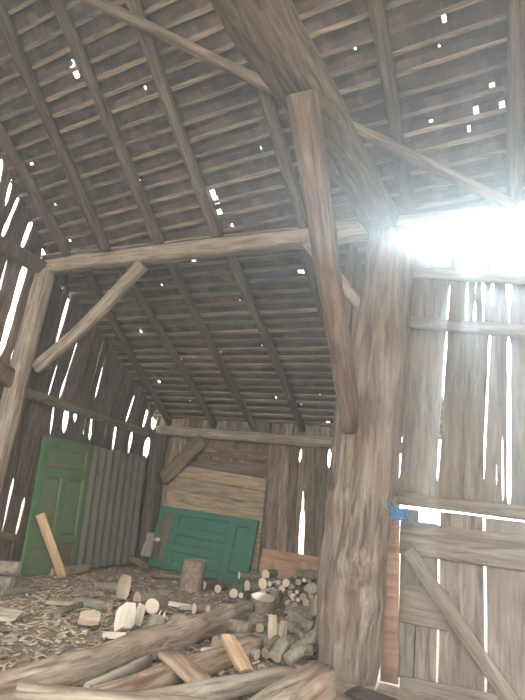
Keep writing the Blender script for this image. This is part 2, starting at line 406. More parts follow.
# ---------------------------------------------------------------- roof: tiles and battens
NU = Vector((0, math.sin(math.radians(40)), math.cos(math.radians(40))))
NL = Vector((0, math.sin(math.radians(27.1)), math.cos(math.radians(27.1))))
def roof(name, origin, u, n, u0, u1, v0, v1, row, holes, cut, seed, par=None, skip=0.0, label_rows=''):
    """tile courses over battens. u runs along the battens, v up the slope, n outwards"""
    rg = random.Random(seed)
    u = u.normalized(); v = n.cross(u).normalized()
    if v.z < 0: v = -v
    H = []
    for (px, py, w, h) in holes:
        r = ray(px, py); t = (origin + n * 0.22 - EYE).dot(n) / r.dot(n); p = EYE + r * t
        d = depth(p); foresh = abs(r.normalized().dot(n))
        q = p - origin
        hw, hh = w * d / 525 / 2, h * d / 525 / 2 / max(.45, foresh)
        H.append((q.dot(u) - hw, q.dot(u) + hw, q.dot(v) - hh, q.dot(v) + hh))
    bm = bmesh.new()
    def quad(a0, a1, b0, b1, h0, h1):
        if a1 - a0 < .004 or b1 - b0 < .004: return
        vs = []
        for (s, w, hh) in ((a0, b0, h0), (a1, b0, h0), (a1, b1, h1), (a0, b1, h1)):
            vs.append(bm.verts.new(origin + u * s + v * w + n * hh))
        up = [bm.verts.new(x.co + n * .014) for x in vs]
        bm.faces.new(vs[::-1]); bm.faces.new(up)
        for i in range(4): bm.faces.new((vs[i], vs[(i + 1) % 4], up[(i + 1) % 4], up[i]))
    nr = int((v1 - v0) / row)
    for i in range(nr):
        b0 = v0 + i * row; b1 = b0 + row + .06
        s = u0 - rg.uniform(0, .17)
        while s < u1:
            w = .172
            rects = [(s, s + w + .004, b0 + rg.uniform(-.012, .012), b1)]
            h0 = .225 + rg.uniform(0, .012); h1 = .205
            for (x0, x1, y0, y1) in H:
                nxt = []
                for (a0, a1, c0, c1) in rects:
                    if x1 <= a0 or x0 >= a1 or y1 <= c0 or y0 >= c1: nxt.append((a0, a1, c0, c1)); continue
                    nxt += [(a0, max(a0, x0), c0, c1), (min(a1, x1), a1, c0, c1), (max(a0, x0), min(a1, x1), c0, max(c0, y0)), (max(a0, x0), min(a1, x1), min(c1, y1), c1)]
                rects = nxt
            for (a0, a1, c0, c1) in rects:
                f = lambda c: h0 + (h1 - h0) * (c - b0) / (b1 - b0)
                quad(a0, a1, c0, c1, f(c0), f(c1))
            s += w
    for co_, no_ in cut:
        bmesh.ops.bisect_plane(bm, geom=bm.verts[:] + bm.edges[:] + bm.faces[:], plane_co=co_, plane_no=no_, clear_outer=True)
    o = struct(from_bm(name, bm, M['tile']))
    # battens: children of the roof they carry
    for i in range(nr + 1):
        w0 = v0 + i * row + row * .75
        bb = bmesh.new()
        nseg = 26
        tilt = rg.uniform(-.03, .03)
        wd, hd = .05 * rg.uniform(.8, 1.2), .035 * rg.uniform(.85, 1.15)
        rings = []
        for j in range(nseg + 1):
            t = j / nseg; s = u0 + (u1 - u0) * t
            dv = tilt * (t - .5) + .02 * noise.noise(Vector((s * .9, i * 3.1, seed)))
            dn = .012 * noise.noise(Vector((s * .7, i * 5.1, seed + 9)))
            wj = wd * (1 + .25 * noise.noise(Vector((s * 1.5, i * 2.3, 4))))
            rings.append([bb.verts.new(origin + u * s + v * (w0 + dv + x) + n * (.165 + dn + y)) for x, y in ((-wj / 2, 0), (wj / 2, 0), (wj / 2, hd), (-wj / 2, hd))])
        for j in range(nseg):
            for q in range(4): bb.faces.new((rings[j][q], rings[j][(q + 1) % 4], rings[j + 1][(q + 1) % 4], rings[j + 1][q]))
        bb.faces.new(rings[0][::-1]); bb.faces.new(rings[-1])
        for co_, no_ in cut:
            bmesh.ops.bisect_plane(bb, geom=bb.verts[:] + bb.edges[:] + bb.faces[:], plane_co=co_, plane_no=no_, clear_outer=True)
        if len(bb.faces) < 4: bb.free(); continue
        from_bm('batten', bb, M['batten'], parent=o)
    return o

HU = [(75, 72, 7, 9), (73, 62, 4, 4), (213, 194, 6, 7), (216, 200, 6, 7), (220, 213, 6, 7), (145, 88, 3, 3), (232, 225, 3, 3), (139, 181, 4, 2), (31, 163, 5, 3), (444, 18, 4, 8), (476, 110, 5, 7), (502, 105, 5, 7),
      (492, 85, 5, 4), (469, 129, 3, 6), (431, 121, 4, 3), (494, 174, 4, 2), (355, 48, 3, 3), (261, 148, 2, 3), (69, 239, 3, 4), (439, 46, 2, 2), (114, 66, 2, 2), (55, 205, 2, 2)]
HL = [(162, 284, 2, 2), (194, 260, 5, 2), (301, 272, 7, 3.5), (180, 358, 4, 3), (159, 380, 4, 3), (132, 350, 3, 3), (111, 317, 3, 3), (141, 330, 3, 3), (221, 352, 2, 2), (182, 422, 3, 2), (328, 422, 4, 2),
      (276, 397, 2, 2), (301, 404, 2, 2), (368, 232, 6, 3), (352, 263, 4, 5), (350, 235, 2, 2), (350, 318, 2, 2), (240, 300, 1.6, 1.6), (205, 330, 1.6, 1.6), (262, 345, 1.6, 1.6), (190, 400, 2, 2), (320, 395, 2, 2), (85, 268, 4, 4), (96, 288, 4, 4)]
bdir = to_world(Vector((1002.5, -87, -525)))
bdir = (bdir - NU * bdir.dot(NU)).normalized()
roof('ceiling_high', Vector((-2.5, YG, zup(YG))), bdir, NU, -5.0, 7.2, -1.2, 6.2, .20, HU,
     [(Vector((0, YG + .28, 0)), Vector((0, 1, 0))), (Vector((XL - .12, 0, 0)), Vector((-1, 0, 0))), (Vector((XR + .1, 0, 0)), Vector((1, 0, 0))), (Vector((0, RIDGE_Y, 0)), Vector((0, -1, 0)))], 3)
roof('ceiling_low', Vector((-2.5, YG, zlo(YG))), Vector((1, .012, 0)), NL, -4.25, 1.62, -4.45, 0.05, .196, HL,
     [(Vector((-0.92, 0, 0)), Vector((1, 0, 0)))], 5)
# the other slope, unseen behind the camera, cut short to let skylight in
bm = bmesh.new()
a = Vector((XL - .1, RIDGE_Y, zup(RIDGE_Y) + .3)); YR = -.1
c = Vector((XL - .1, YR, zup(RIDGE_Y) + .3 - T40 * (RIDGE_Y - YR)))
vs = [bm.verts.new(p) for p in (a, a + Vector((XR - XL + .2, 0, 0)), c + Vector((XR - XL + .2, 0, 0)), c)]
f = bm.faces.new(vs); bmesh.ops.solidify(bm, geom=[f], thickness=.05)
struct(from_bm('ceiling_rear', bm, M['tile']))

# ---------------------------------------------------------------- timber frame
# trunk post, from its silhouette at several heights
sil = [(238, 371, 415), (290, 364, 411.5), (341, 357, 407.5), (385, 349, 403.5), (414, 343, 401.5), (445, 340, 399), (479, 337, 396), (520, 329, 391), (567, 322, 384), (594, 320, 384), (630, 319, 380), (656, 322, 377), (686, 324.5, 374), (712, 324, 372)]
sec = []
for (y, l, r) in sil:
    a, b = at(l, y, 1, YG), at(r, y, 1, YG)
    sec.append(((a + b) / 2, (b - a).length / 2))
sec.sort(key=lambda s: s[0].z)
bm = bmesh.new()
K, N = 34, 64
zs0, zs1 = -0.03, sec[-1][0].z
rings = []
for i in range(N + 1):
    z = zs0 + (zs1 - zs0) * i / N
    j = max(0, min(len(sec) - 2, sum(1 for s in sec if s[0].z <= z) - 1))
    t = max(0, min(1, (z - sec[j][0].z) / (sec[j + 1][0].z - sec[j][0].z)))
    c = sec[j][0].lerp(sec[j + 1][0], t); w = sec[j][1] + (sec[j + 1][1] - sec[j][1]) * t
    rg_ = []
    for q in range(K):
        a = 2 * math.pi * q / K
        ca, sa = math.cos(a), math.sin(a)
        s = (abs(ca) ** 3.2 + abs(sa) ** 3.2) ** (-1 / 3.2)
        d = .022 * noise.noise(Vector((ca * 2.2, sa * 2.2, z * .9))) + .014 * noise.noise(Vector((ca * 6, sa * 6, z * 2.1)))
        low = max(0, 1.9 - z) / 1.9
        d += low * .03 * noise.noise(Vector((ca * 3, sa * 3, z * 4.5 + 7)))
        # a long drying crack and the gnarled knot
        d -= .035 * math.exp(-((((a - 4.25 + math.pi) % (2 * math.pi)) - math.pi) / .1) ** 2) * (1 if z < 2.6 else .3)
        for (kz, ka, kr, kh) in ((.93, 5.05, .17, .06), (1.05, 5.25, .07, -.07), (.72, 5.2, .08, -.05), (.55, 4.6, .1, .035), (1.5, 3.9, .14, .03), (.62, 5.55, .12, .05)):
            dd = ((z - kz) / kr) ** 2 + ((((a - ka + math.pi) % (2 * math.pi)) - math.pi) * .28 / kr) ** 2
            d += kh * math.exp(-dd)
        rg_.append(bm.verts.new((z - zs0, -(c.y + sa * (s * min(w, .27) + d) - YG), c.x + ca * (s * w + d) - sec[0][0].x)))
    rings.append(rg_)
for i in range(N):
    for q in range(K):
        bm.faces.new((rings[i][q], rings[i][(q + 1) % K], rings[i + 1][(q + 1) % K], rings[i + 1][q]))
bm.faces.new(rings[0][::-1]); bm.faces.new(rings[-1])
bmesh.ops.recalc_face_normals(bm, faces=bm.faces[:])
mw = Matrix(((0, 0, 1, sec[0][0].x), (0, -1, 0, YG), (1, 0, 0, zs0), (0, 0, 0, 1)))
tag(from_bm('trunk_post', bm, M['post'], mw=mw, smooth=True), 'thick gnarled trunk post standing between the firewood heap and the plank gate', 'post')

def pr(px, py): return at(px, py, 1, YG)
pa, pb_ = at(48, 258, 1, YG), at(300, 231, 1, YG)
timber('purlin', 'long pale hewn purlin spanning from the slatted gable to the trunk post', 'beam', Vector((XL + .02, YG, 4.555)), Vector((4.1, YG + .02, 4.60)), .2, .22, M['purlin'], rough=.022, nseg=60)
# tie beam over the trunk post, running back over the camera
t0, t1 = at(388, 229, 2, 4.66), at(272, 33, 2, 4.70)
d_ = (t0 - t1).normalized()
timber('tie_beam', 'massive dark hewn beam running overhead from the top of the trunk post', 'beam', t0 + d_ * .18, t1 - d_ * 4.2, .34, .36, M['hewn'], w1=.50, h1=.50, sq=.55, rough=.035, knots=((.12, 4.6, .15, .04), (.3, 5.4, .2, .05), (.45, 4.2, .18, .04)), nseg=44, k=20)
timber('knee_brace', 'broad reddish brown brace slanting from the overhead beam down to the trunk post', 'beam', at(302, 92, 0, -1.42), Vector((-1.44, 5.20, 2.25)), .20, .30, M['brace'], w1=.17, h1=.22, rough=.015, k=16)
timber('knee_brace', 'short pale brace from the purlin down to the trunk post, behind the broad brace', 'beam', at(303, 238, 1, YG), at(372, 318, 1, YG), .1, .14, M['purlin'], rough=.01)
# posts at the gable side
a, b = at(45, 276, 0, XL + .14), at(-22, 530, 0, XL + .14)
timber('side_post', 'weathered square post at the gable wall under the purlin end', 'post', Vector((b.x, b.y, 0)), Vector((a.x, a.y, 4.45)), .24, .30, M['purlin'], rough=.015, up=(1, 0, 0), w1=.22)
a, b = at(157, 440, 1, YB - .2), at(146, 560, 1, YB - .2)
timber('corner_post', 'dark rough corner post between the tin sheet and the green door lying sideways', 'post', Vector((b.x, b.y, 0)), Vector((a.x + .02, a.y, 2.46)), .30, .26, M['darkwood'], rough=.03, up=(1, 0, 0))
timber('knee_brace', 'long bowed brace from the gable side post up to the purlin', 'beam', at(36, 368, 1, YG), at(143, 264, 1, YG), .12, .19, M['purlin'], rough=.012, bow=(0, -.07), w1=.14, h1=.2)
timber('knee_brace', 'stout grey brace from the corner post to the low wall plate', 'beam', at(163, 480, 1, YB - .14), at(203, 440, 1, YB - .14), .16, .27, M['hewn'], rough=.02)
timber('wall_plate', 'weathered wall plate along the top of the back wall under the low rafters', 'beam', Vector((XL + .05, YB - .08, 2.565)), Vector((-1.05, YB - .08, 2.52)), .2, .18, M['purlin'], rough=.025, nseg=40)
timber('girt', 'thin horizontal rail across the gable boards above the tall green door', 'beam', at(12, 388, 0, XL + .08), at(162, 438, 0, XL + .08), .10, .14, M['hewn'], rough=.01)
timber('girt', 'heavy dark rail on the gable boards level with the purlin', 'beam', Vector((XL + .1, 2.0, 4.47)), Vector((XL + .1, 5.75, 4.50)), .16, .22, M['board_v'], rough=.012)
ga, gb = at(-60, 335, 0, XL + .12), at(20, 384, 0, XL + .12)
timber('girt', 'heavy dark rail meeting the gable side post at mid height', 'beam', gb + (ga - gb) * ((gb.y - 2.2) / (gb.y - ga.y)), gb, .14, .27, M['board_v'], rough=.012)
timber('girt', 'low pale rail near the floor beside the tall green door', 'beam', at(-30, 527, 0, XL + .06), at(22, 540, 0, XL + .06), .06, .1, M['hewn'], rough=.008)

GRH = 'pole rafters of the high roof'
up_r = [((0, 140), (60, 247), 'pole rafter of the high roof against the slatted gable'), ((0, 20), (100, 245), 'pole rafter above the purlin, next in from the gable rafter'),
        ((50, 0), (155, 240), 'pole rafter above the purlin beside the oval hole in the tiles'), ((140, 30), (214, 236), 'pole rafter above the purlin that ends beside the long bright tile hole'),
        ((265, 95), (300, 215), 'pole rafter seen between the round pole and the broad brace'), ((375, 0), (405, 190), 'pole rafter above the trunk post, just past the massive overhead beam'),
        ((514, 0), (514, 150), 'hazy pole rafter high above the gate, past the scattered tile holes')]
def on_up(px, py):
    r = ray(px, py); n = NU; o = Vector((0, YG, zup(YG)))
    return EYE + r * ((o - EYE).dot(n) / r.dot(n))
def on_lo(px, py):
    r = ray(px, py); n = NL; o = Vector((0, YG, zlo(YG)))
    return EYE + r * ((o - EYE).dot(n) / r.dot(n))
for i, (a, b, lab) in enumerate(up_r):
    p, q = on_up(*a), on_up(*b)
    d = (p - q).normalized()
    q2 = q if i not in (0, 6) else q + (-d) * .1
    s0 = Vector((q.x, YG - .02, zup(YG - .02))); e0 = s0 + d * ((s0.y - RIDGE_Y) / -d.y)
    timber('rafter', lab, 'rafter', s0 + NU * .085, e0 + NU * .085, .155, .165, M['rafter'], GRH, w1=.135, h1=.14, sq=.25, rough=.012, bow=(random.Random(i).uniform(-.03, .03), 0), k=14)
GRL = 'pole rafters of the low roof'
lo_r = [((90, 285), (165, 420), 'thin rafter of the low roof running down along the gable boards'), ((130, 290), (208, 420), 'low roof rafter starting beside the bowed brace'),
        ((168, 265), (250, 425), 'low roof rafter ending over the tan board panel'), ((228, 258), (300, 430), 'low roof rafter ending above the vertical slabs')]
for i, (a, b, lab) in enumerate(lo_r):
    p, q = on_lo(*a), on_lo(*b)
    d = (q - p).normalized()
    s0 = p + d * ((YG + .12 - p.y) / d.y); e0 = p + d * ((YB + .05 - p.y) / d.y)
    timber('rafter', lab, 'rafter', s0 + NL * .08, e0 + NL * .08, .125, .14, M['rafter'], GRL, sq=.3, rough=.012, bow=(.03 * (-1) ** i, 0), k=14)
q = Vector((-2.35, YG + .12, zlo(YG + .12))); 
timber('rafter', 'low roof rafter mostly hidden behind the broad reddish brace', 'rafter', q + NL * .08, Vector((-2.32, YB + .05, zlo(YB + .05))) + NL * .08, .125, .14, M['rafter'], GRL, sq=.3)
# diagonal pole nailed under the high rafters
p, q = on_up(80, -8), on_up(514, 205)
timber('wind_brace', 'grey round pole crossing diagonally under the high rafters behind the overhead beam', 'pole', p - NU * .055, q - NU * .055, .13, .12, M['hewn'], w1=.14, sq=0.0, rough=.008, k=14)
# girts on the gate wall
timber('girt', 'hazy rail just under the purlin along the top of the bright opening', 'beam', Vector((-.95, YW - .02, 4.42)), Vector((4.1, YW - .02, 4.44)), .08, .12, M['board_h'], rough=.01)
timber('girt', 'upper rail across the tall gate-wall boards just under the bright opening', 'beam', at(404, 272, 1, YW - .05), at(560, 281, 1, YW - .05), .07, .12, M['board_h'], rough=.008)
timber('girt', 'middle rail across the tall boards above the gate', 'beam', at(404, 322, 1, YW - .05), at(560, 334, 1, YW - .05), .07, .13, M['board_h'], rough=.008)
timber('crossbar', 'long crossbar across the gate wall directly above the bright slit', 'beam', at(398, 498, 1, YW - .07), at(560, 517, 1, YW - .07), .06, .115, M['board_h'], w1=.06, h1=.135, rough=.006)
bm = bmesh.new()
a, b = at(390, 528, 1, YG + .03), at(387, 700, 1, YG + .03)
timber('narrow_plank', 'reddish brown upright plank between the trunk post and the gate', 'plank', Vector((b.x + .01, YG + .05, 0)), Vector((a.x, YG + .05, 1.62)), .03, .155, M['redwood'], rough=.004, up=(1, 0, 0), k=12)
bm.free()

# ---------------------------------------------------------------- gate
YGT = 5.47
root = bpy.data.objects.new('gate', None); COL.objects.link(root); root.location = (-.95, YGT, 0)
root.name = 'plank_gate'
tag(root, 'grey plank gate with horizontal rails and a diagonal brace, beside the trunk post', 'gate')
def rel(p): return p - root.location
GX = [at(399, 560, 1, YGT).x, at(418, 540, 1, YGT).x, at(437.5, 620, 1, YGT).x, at(485, 620, 1, YGT).x, at(535, 620, 1, YGT).x, .75]
def child_board(name, p0, p1, w, t, mat, up):
    return timber(name, None, None, rel(p0), rel(p1), t, w, mat, rough=.005, up=up, parent=root, k=12)
for i in range(5):
    x0, x1 = GX[i] + (.012 if i != 1 else -.01), GX[i + 1] - (.012 if i else 0)
    top = at((408, 428, 460, 505, 548)[i], (509, 523, 514, 520, 526)[i], 1, YGT).z
    bmx = bmesh.new()
    strip(bmx, lambda z: x0 + .006 * math.sin(z * 3) - root.location.x, lambda z: x1 + .006 * math.sin(z * 2 + 1) - root.location.x, .05, top, lambda s, z, d: Vector((s, d, z)), .028, .0)
    from_bm('board', bmx, M['board_grey'], parent=root)
def railp(l, r, y=YGT - .02): return at(*l, 1, y), at(*r, 1, y)
a, b = railp((400, 537), (560, 558)); child_board('rail', a, b, .30, .035, M['board_h'], (0, 0, 1))
a, b = railp((400, 602), (449, 612)); child_board('rail', a, b, .33, .03, M['board_h'], (0, 0, 1))
a, b = railp((400, 689), (560, 722)); child_board('rail', a, b, .22, .035, M['board_h'], (0, 0, 1))
a, b = at(408, 550, 1, YGT - .05), at(520, 715, 1, YGT - .05); child_board('brace', a, b, .13, .03, M['board_h'], (0, 0, 1))
# blue twine: a bunch of loops round the crossbar and the post edge
bm = bmesh.new()
rg = random.Random(11)
def tube(bm, pts, r, k=6):
    rr = []
    for i, p in enumerate(pts):
        t = (pts[min(i + 1, len(pts) - 1)] - pts[max(i - 1, 0)]).normalized()
        a = t.cross(Vector((0.3, .2, 1))).normalized(); c = t.cross(a)
        rr.append([bm.verts.new(p + (a * math.cos(2 * math.pi * j / k) + c * math.sin(2 * math.pi * j / k)) * r) for j in range(k)])
    for i in range(len(rr) - 1):
        for j in range(k): bm.faces.new((rr[i][j], rr[i][(j + 1) % k], rr[i + 1][(j + 1) % k], rr[i + 1][j]))
    bm.faces.new(rr[0][::-1]); bm.faces.new(rr[-1])
tw = at(399, 514, 1, YG - .28)
for i in range(11):
    a0 = rg.uniform(0, 6.3); R = rg.uniform(.022, .06)
    tube(bm, [Vector((R * 1.6 * math.cos(a0 + t * .5), rg.uniform(-.012, .012), R * math.sin(a0 + t * .5 + i))) + Vector((rg.uniform(-.004, .004), 0, 0)) for t in range(13)],   .0055)
for (dx, dz) in ((-.13, .11), (-.16, .05), (-.10, .07), (.10, -.02), (.16, -.07), (.12, .03), (.01, -.12), (-.02, -.10), (-.08, .13)):
    tube(bm, [Vector((dx * t / 6, .02 * math.sin(t), dz * t / 6 + .012 * math.sin(t * 1.7 + dx * 9))) for t in range(7)], .0048)
tube(bm, [Vector((.02, 0, 0)), Vector((.0, .1, .02)), Vector((.0, .22, .03)), Vector((.04, .26, .0))], .0048)
tag(from_bm('baler_twine', bm, M['twine'], mw=Matrix.Translation(tw), smooth=True), 'bright blue twine knotted round the gate fastening at the trunk post', 'twine')

# ---------------------------------------------------------------- doors, panels and sheet against the walls
def panel_door(name, label, cat, mw, W, H, T, mats, panels, group=None):
    """door leaf in local XZ (front towards -Y); panels = list of (x0, x1, z0, z1, material)"""
    root = bpy.data.objects.new(name, None); COL.objects.link(root); root.matrix_world = mw
    tag(root, label, cat, group)
    bm = bmesh.new()
    xs = sorted({0, W} | {v for p in panels for v in p[:2]}); zs = sorted({0, H} | {v for p in panels for v in p[2:4]})
    for i in range(len(xs) - 1):
        for j in range(len(zs) - 1):
            cx, cz = (xs[i] + xs[i + 1]) / 2, (zs[j] + zs[j + 1]) / 2
            if any(p[0] < cx < p[1] and p[2] < cz < p[3] for p in panels): continue
            box(bm, xs[i], xs[i + 1], 0, T, zs[j], zs[j + 1])
    bmesh.ops.remove_doubles(bm, verts=bm.verts[:], dist=1e-5)
    dup = {}
    for f in bm.faces:
        dup.setdefault(tuple(sorted(v.index for v in f.verts)), []).append(f)
    bm.verts.index_update(); dup = {}
    for f in bm.faces: dup.setdefault(tuple(sorted(v.index for v in f.verts)), []).append(f)
    bmesh.ops.delete(bm, geom=[f for fs in dup.values() if len(fs) > 1 for f in fs], context='FACES_ONLY')
    from_bm('frame', bm, mats[0], parent=root)
    for (x0, x1, z0, z1, pm) in panels:
        bm = bmesh.new()
        d = .028
        # raised field with a moulding that slopes into the frame
        lv = [(0, .004, 0), (.016, .004, .012), (.03, d, .0), (.075, .016, 0)]
        prev = None
        for (ins, dep, _) in lv:
            ring = [bm.verts.new((x, dep, z)) for x, z in ((x0 + ins, z0 + ins), (x1 - ins, z0 + ins), (x1 - ins, z1 - ins), (x0 + ins, z1 - ins))]
            if prev:
                for i in range(4): bm.faces.new((prev[i], prev[(i + 1) % 4], ring[(i + 1) % 4], ring[i]))
            prev = ring
        bm.faces.new(prev)
        back = [bm.verts.new((x, T - .004, z)) for x, z in ((x0, z0), (x1, z0), (x1, z1), (x0, z1))]
        bm.faces.new(back[::-1])
        bmesh.ops.recalc_face_normals(bm, faces=bm.faces[:])
        p = from_bm('panel', bm, pm, parent=root)
        if pm is M['rustp']: p['label'] = 'panel with worn dark reddish paint'
    return root
def plate_matrix(bl, br, tl):
    x = (br - bl).normalized(); z = (tl - bl); z = (z - x * z.dot(x)).normalized(); y = z.cross(x)
    return Matrix(((x.x, y.x, z.x, bl.x), (x.y, y.y, z.y, bl.y), (x.z, y.z, z.z, bl.z), (0, 0, 0, 1)))
# green door on its side against the back wall
tl, tr = at(165, 505, 1, YB - .10), at(263, 523, 1, YB - .10)
bl, br = Vector((tl.x - .10, YB - .30, .03)), Vector((tr.x - .06, YB - .32, .0))
W = (tr - tl).length; H = (tl - bl).length - .02
G = M['green']
root2 = panel_door('door_leaf', 'dark green panelled door lying on its side against the back wall', 'door', plate_matrix(bl, br, tl), W, H, .045, [G],
    [(.14, .34, .13, H - .13, M['rustp']), (.46, 1.58, .10, .34, G), (.46, 1.58, .42, .64, G), (.46, 1.58, .72, H - .1, G), (1.70, W - .12, .13, H - .13, G)], 'green panelled doors')
# tall green door against the gable
tl, tr = at(42, 435, 0, XL + .16), at(93, 442, 0, XL + .16)
bl, br = Vector((XL + .30, tl.y + .06, .02)), Vector((XL + .30, tr.y + .02, .02))
W = (tr - tl).length; H = (tl - bl).length
g2, g2p = M['green2'], M['green2p']
panel_door('door_leaf', 'tall green panelled door leaning upright against the gable boards', 'door', plate_matrix(bl, br, tl), W, H, .045, [g2],
    [(.13, W - .13, H - .47, H - .12, g2p), (.13, W / 2 - .05, .52, H - .58, g2p), (W / 2 + .05, W - .13, .52, H - .58, g2p), (.13, W / 2 - .05, .12, .42, g2p), (W / 2 + .05, W - .13, .12, .42, M['rustp'])], 'green panelled doors')
# corrugated sheet
tl, tr = at(93, 446, 0, XL + .18), at(148, 453, 0, XL + .18)
bl, br = Vector((XL + .32, tl.y - .02, .02)), Vector((XL + .30, tr.y + .02, .02))
mw = plate_matrix(bl, br, tl); W = (tr - tl).length; H = (tl - bl).length
bm = bmesh.new(); nx, nz = 120, 8
g_ = [[bm.verts.new((W * i / nx,   .02 * math.sin(i / nx * 2 * math.pi * 8) + .01 * noise.noise(Vector((i * .1, j * .6, 3))), H * j / nz + (.02 * noise.noise(Vector((i * .08, 5, 0))) if j == nz else 0))) for j in range(nz + 1)] for i in range(nx + 1)]
for i in range(nx):
    for j in range(nz): bm.faces.new((g_[i][j], g_[i + 1][j], g_[i + 1][j + 1], g_[i][j + 1]))
bmesh.ops.solidify(bm, geom=bm.faces[:], thickness=.003)
tag(from_bm('corrugated_sheet', bm, M['tin'], mw=mw, smooth=True), 'grey corrugated metal sheet leaning beside the tall green door', 'metal sheet')
# tan board panel
tl, tr = at(172, 464, 1, YB - .04), at(266, 488, 1, YB - .04)
bl = Vector((tl.x, YB - .06, .02)); br = Vector((tr.x, YB - .06, .02))
root3 = bpy.data.objects.new('board_panel', None); COL.objects.link(root3); root3.location = (tl.x, YB - .05, 0)
tag(root3, 'tan horizontal board panel standing behind the sideways green door', 'panel')
n = 8; hgt = 1.90
for i in range(n):
    z0 = .03 + i * hgt / n; drop = -.12
    bm = bmesh.new()
    Wd = tr.x - tl.x
    vs = box(bm, 0, Wd, 0, .03, z0 + .004, z0 + hgt / n - .004)
    for v in bm.verts: v.co.z += drop * v.co.x / Wd * (v.co.z / hgt) + .004 * noise.noise(v.co * 3)
    bevel(bm, .004)
    from_bm('board', bm, M['panel'], parent=root3)
# brown panelled board behind the heap
tl, tr = at(262, 548, 1, YB - .12), at(330, 559, 1, YB - .12)
bl, br = Vector((tl.x + .02, YB - .22, .0)), Vector((tr.x + .02, YB - .22, .0))
W = (tr - tl).length; H = (tl - bl).length
panel_door('panelled_board', 'plain light brown panelled board on the floor behind the firewood heap', 'panel', plate_matrix(bl, br, tl), W, H, .04, [M['tanpaint']],
           [(.20, .74, .08, H - .11, M['tanpaint']), (.84, W - .08, .08, H - .11, M['tanpaint'])])
# leaning plank and floor plank near the tall door
a = at(63, 578, 2, .02); b = at(40, 514, 0, XL + .33)
timber('plank', 'fresh yellow plank leaning on the tall green door', 'plank', a, b, .045, .15, M['lean'], rough=.004, up=(1, .3, 0), k=12)
a, b = at(35, 568, 2, .05), at(84, 566, 2, .05)
timber('plank', 'brown plank lying on the floor along the foot of the tall green door', 'plank', Vector((XL + .44, a.y - .05, .062)), Vector((XL + .44, b.y - .1, .062)), .06, .12, M['panel'], rough=.005, k=12)

# ---------------------------------------------------------------- ground
bm = bmesh.new()
nx, ny = 110, 120
def fz(x, y): return .018 * noise.noise(Vector((x * 1.3, y * 1.3, 2))) + .008 * noise.noise(Vector((x * 5, y * 5, 8)))
gr = [[bm.verts.new((x := XL - .2 + (XR - XL + .4) * i / nx, y := YF + (YB - YF + .2) * j / ny, fz(x, y) - .012)) for j in range(ny + 1)] for i in range(nx + 1)]
for i in range(nx):
    for j in range(ny): bm.faces.new((gr[i][j], gr[i + 1][j], gr[i + 1][j + 1], gr[i][j + 1]))
struct(from_bm('floor', bm, M['earth'], smooth=True))
bm = bmesh.new()
vs = [bm.verts.new(p) for p in ((-60, -60, -.12), (60, -60, -.12), (60, 60, -.12), (-60, 60, -.12))]; bm.faces.new(vs)
struct(from_bm('ground_outside', bm, M['outside']))

# ---------------------------------------------------------------- firewood
LOGS = []
def log(label, p, d, L, r, bark='bark', cut='cut', name='firewood_log', cat='log', group=None, r1=None, parts=True, ell=1.0):
    """round log; p = centre of the sawn end, d = direction in which the body runs"""
    SEED[0] += 1
    rg = random.Random(SEED[0])
    p = Vector(p); d = Vector(d).normalized()
    mw, _ = frame_of(p, p + d)
    bm = bmesh.new()
    by, bz = rg.uniform(-.03, .03) * L, rg.uniform(-.03, .03) * L
    r1 = r1 or r * rg.uniform(.88, 1.05)
    k = 14
    rings = sweep(bm, L, lambda t: (by * math.sin(math.pi * t), bz * math.sin(math.pi * t), (r + (r1 - r) * t) * ell, (r + (r1 - r) * t)), max(5, int(L / .09)), k, 0, r * .13, SEED[0], cap0=not parts, cap1=not parts, cmat=1 if not parts else 0)
    ends = [[v.co.copy() for v in rings[0]], [v.co.copy() for v in reversed(rings[-1])]]
    o = from_bm(name, bm, [M[bark], M[cut]], mw=mw)
    for q in o.data.polygons: q.use_smooth = len(q.vertices) == 4
    if parts:
        for e in ends:
            bm = bmesh.new()
            vs = [bm.verts.new(c) for c in e]
            c = sum(e, Vector()) / len(e)
            cv = bm.verts.new(c)
            inner = [bm.verts.new(c.lerp(x, .9)) for x in e]
            sgn = -1 if e is ends[0] else 1
            for v in inner: v.co.x += sgn * .004
            cv.co.x += sgn * .004
            for i in range(k):
                bm.faces.new((vs[i], vs[(i + 1) % k], inner[(i + 1) % k], inner[i])); bm.faces.new((inner[i], inner[(i + 1) % k], cv))
            from_bm('cut_end', bm, M[cut], parent=o)
    tag(o, label, cat, group)
    LOGS.append((p + d * L * .5, r)); LOGS.append((p + d * L * .1, r)); LOGS.append((p + d * L * .9, r))
    return o

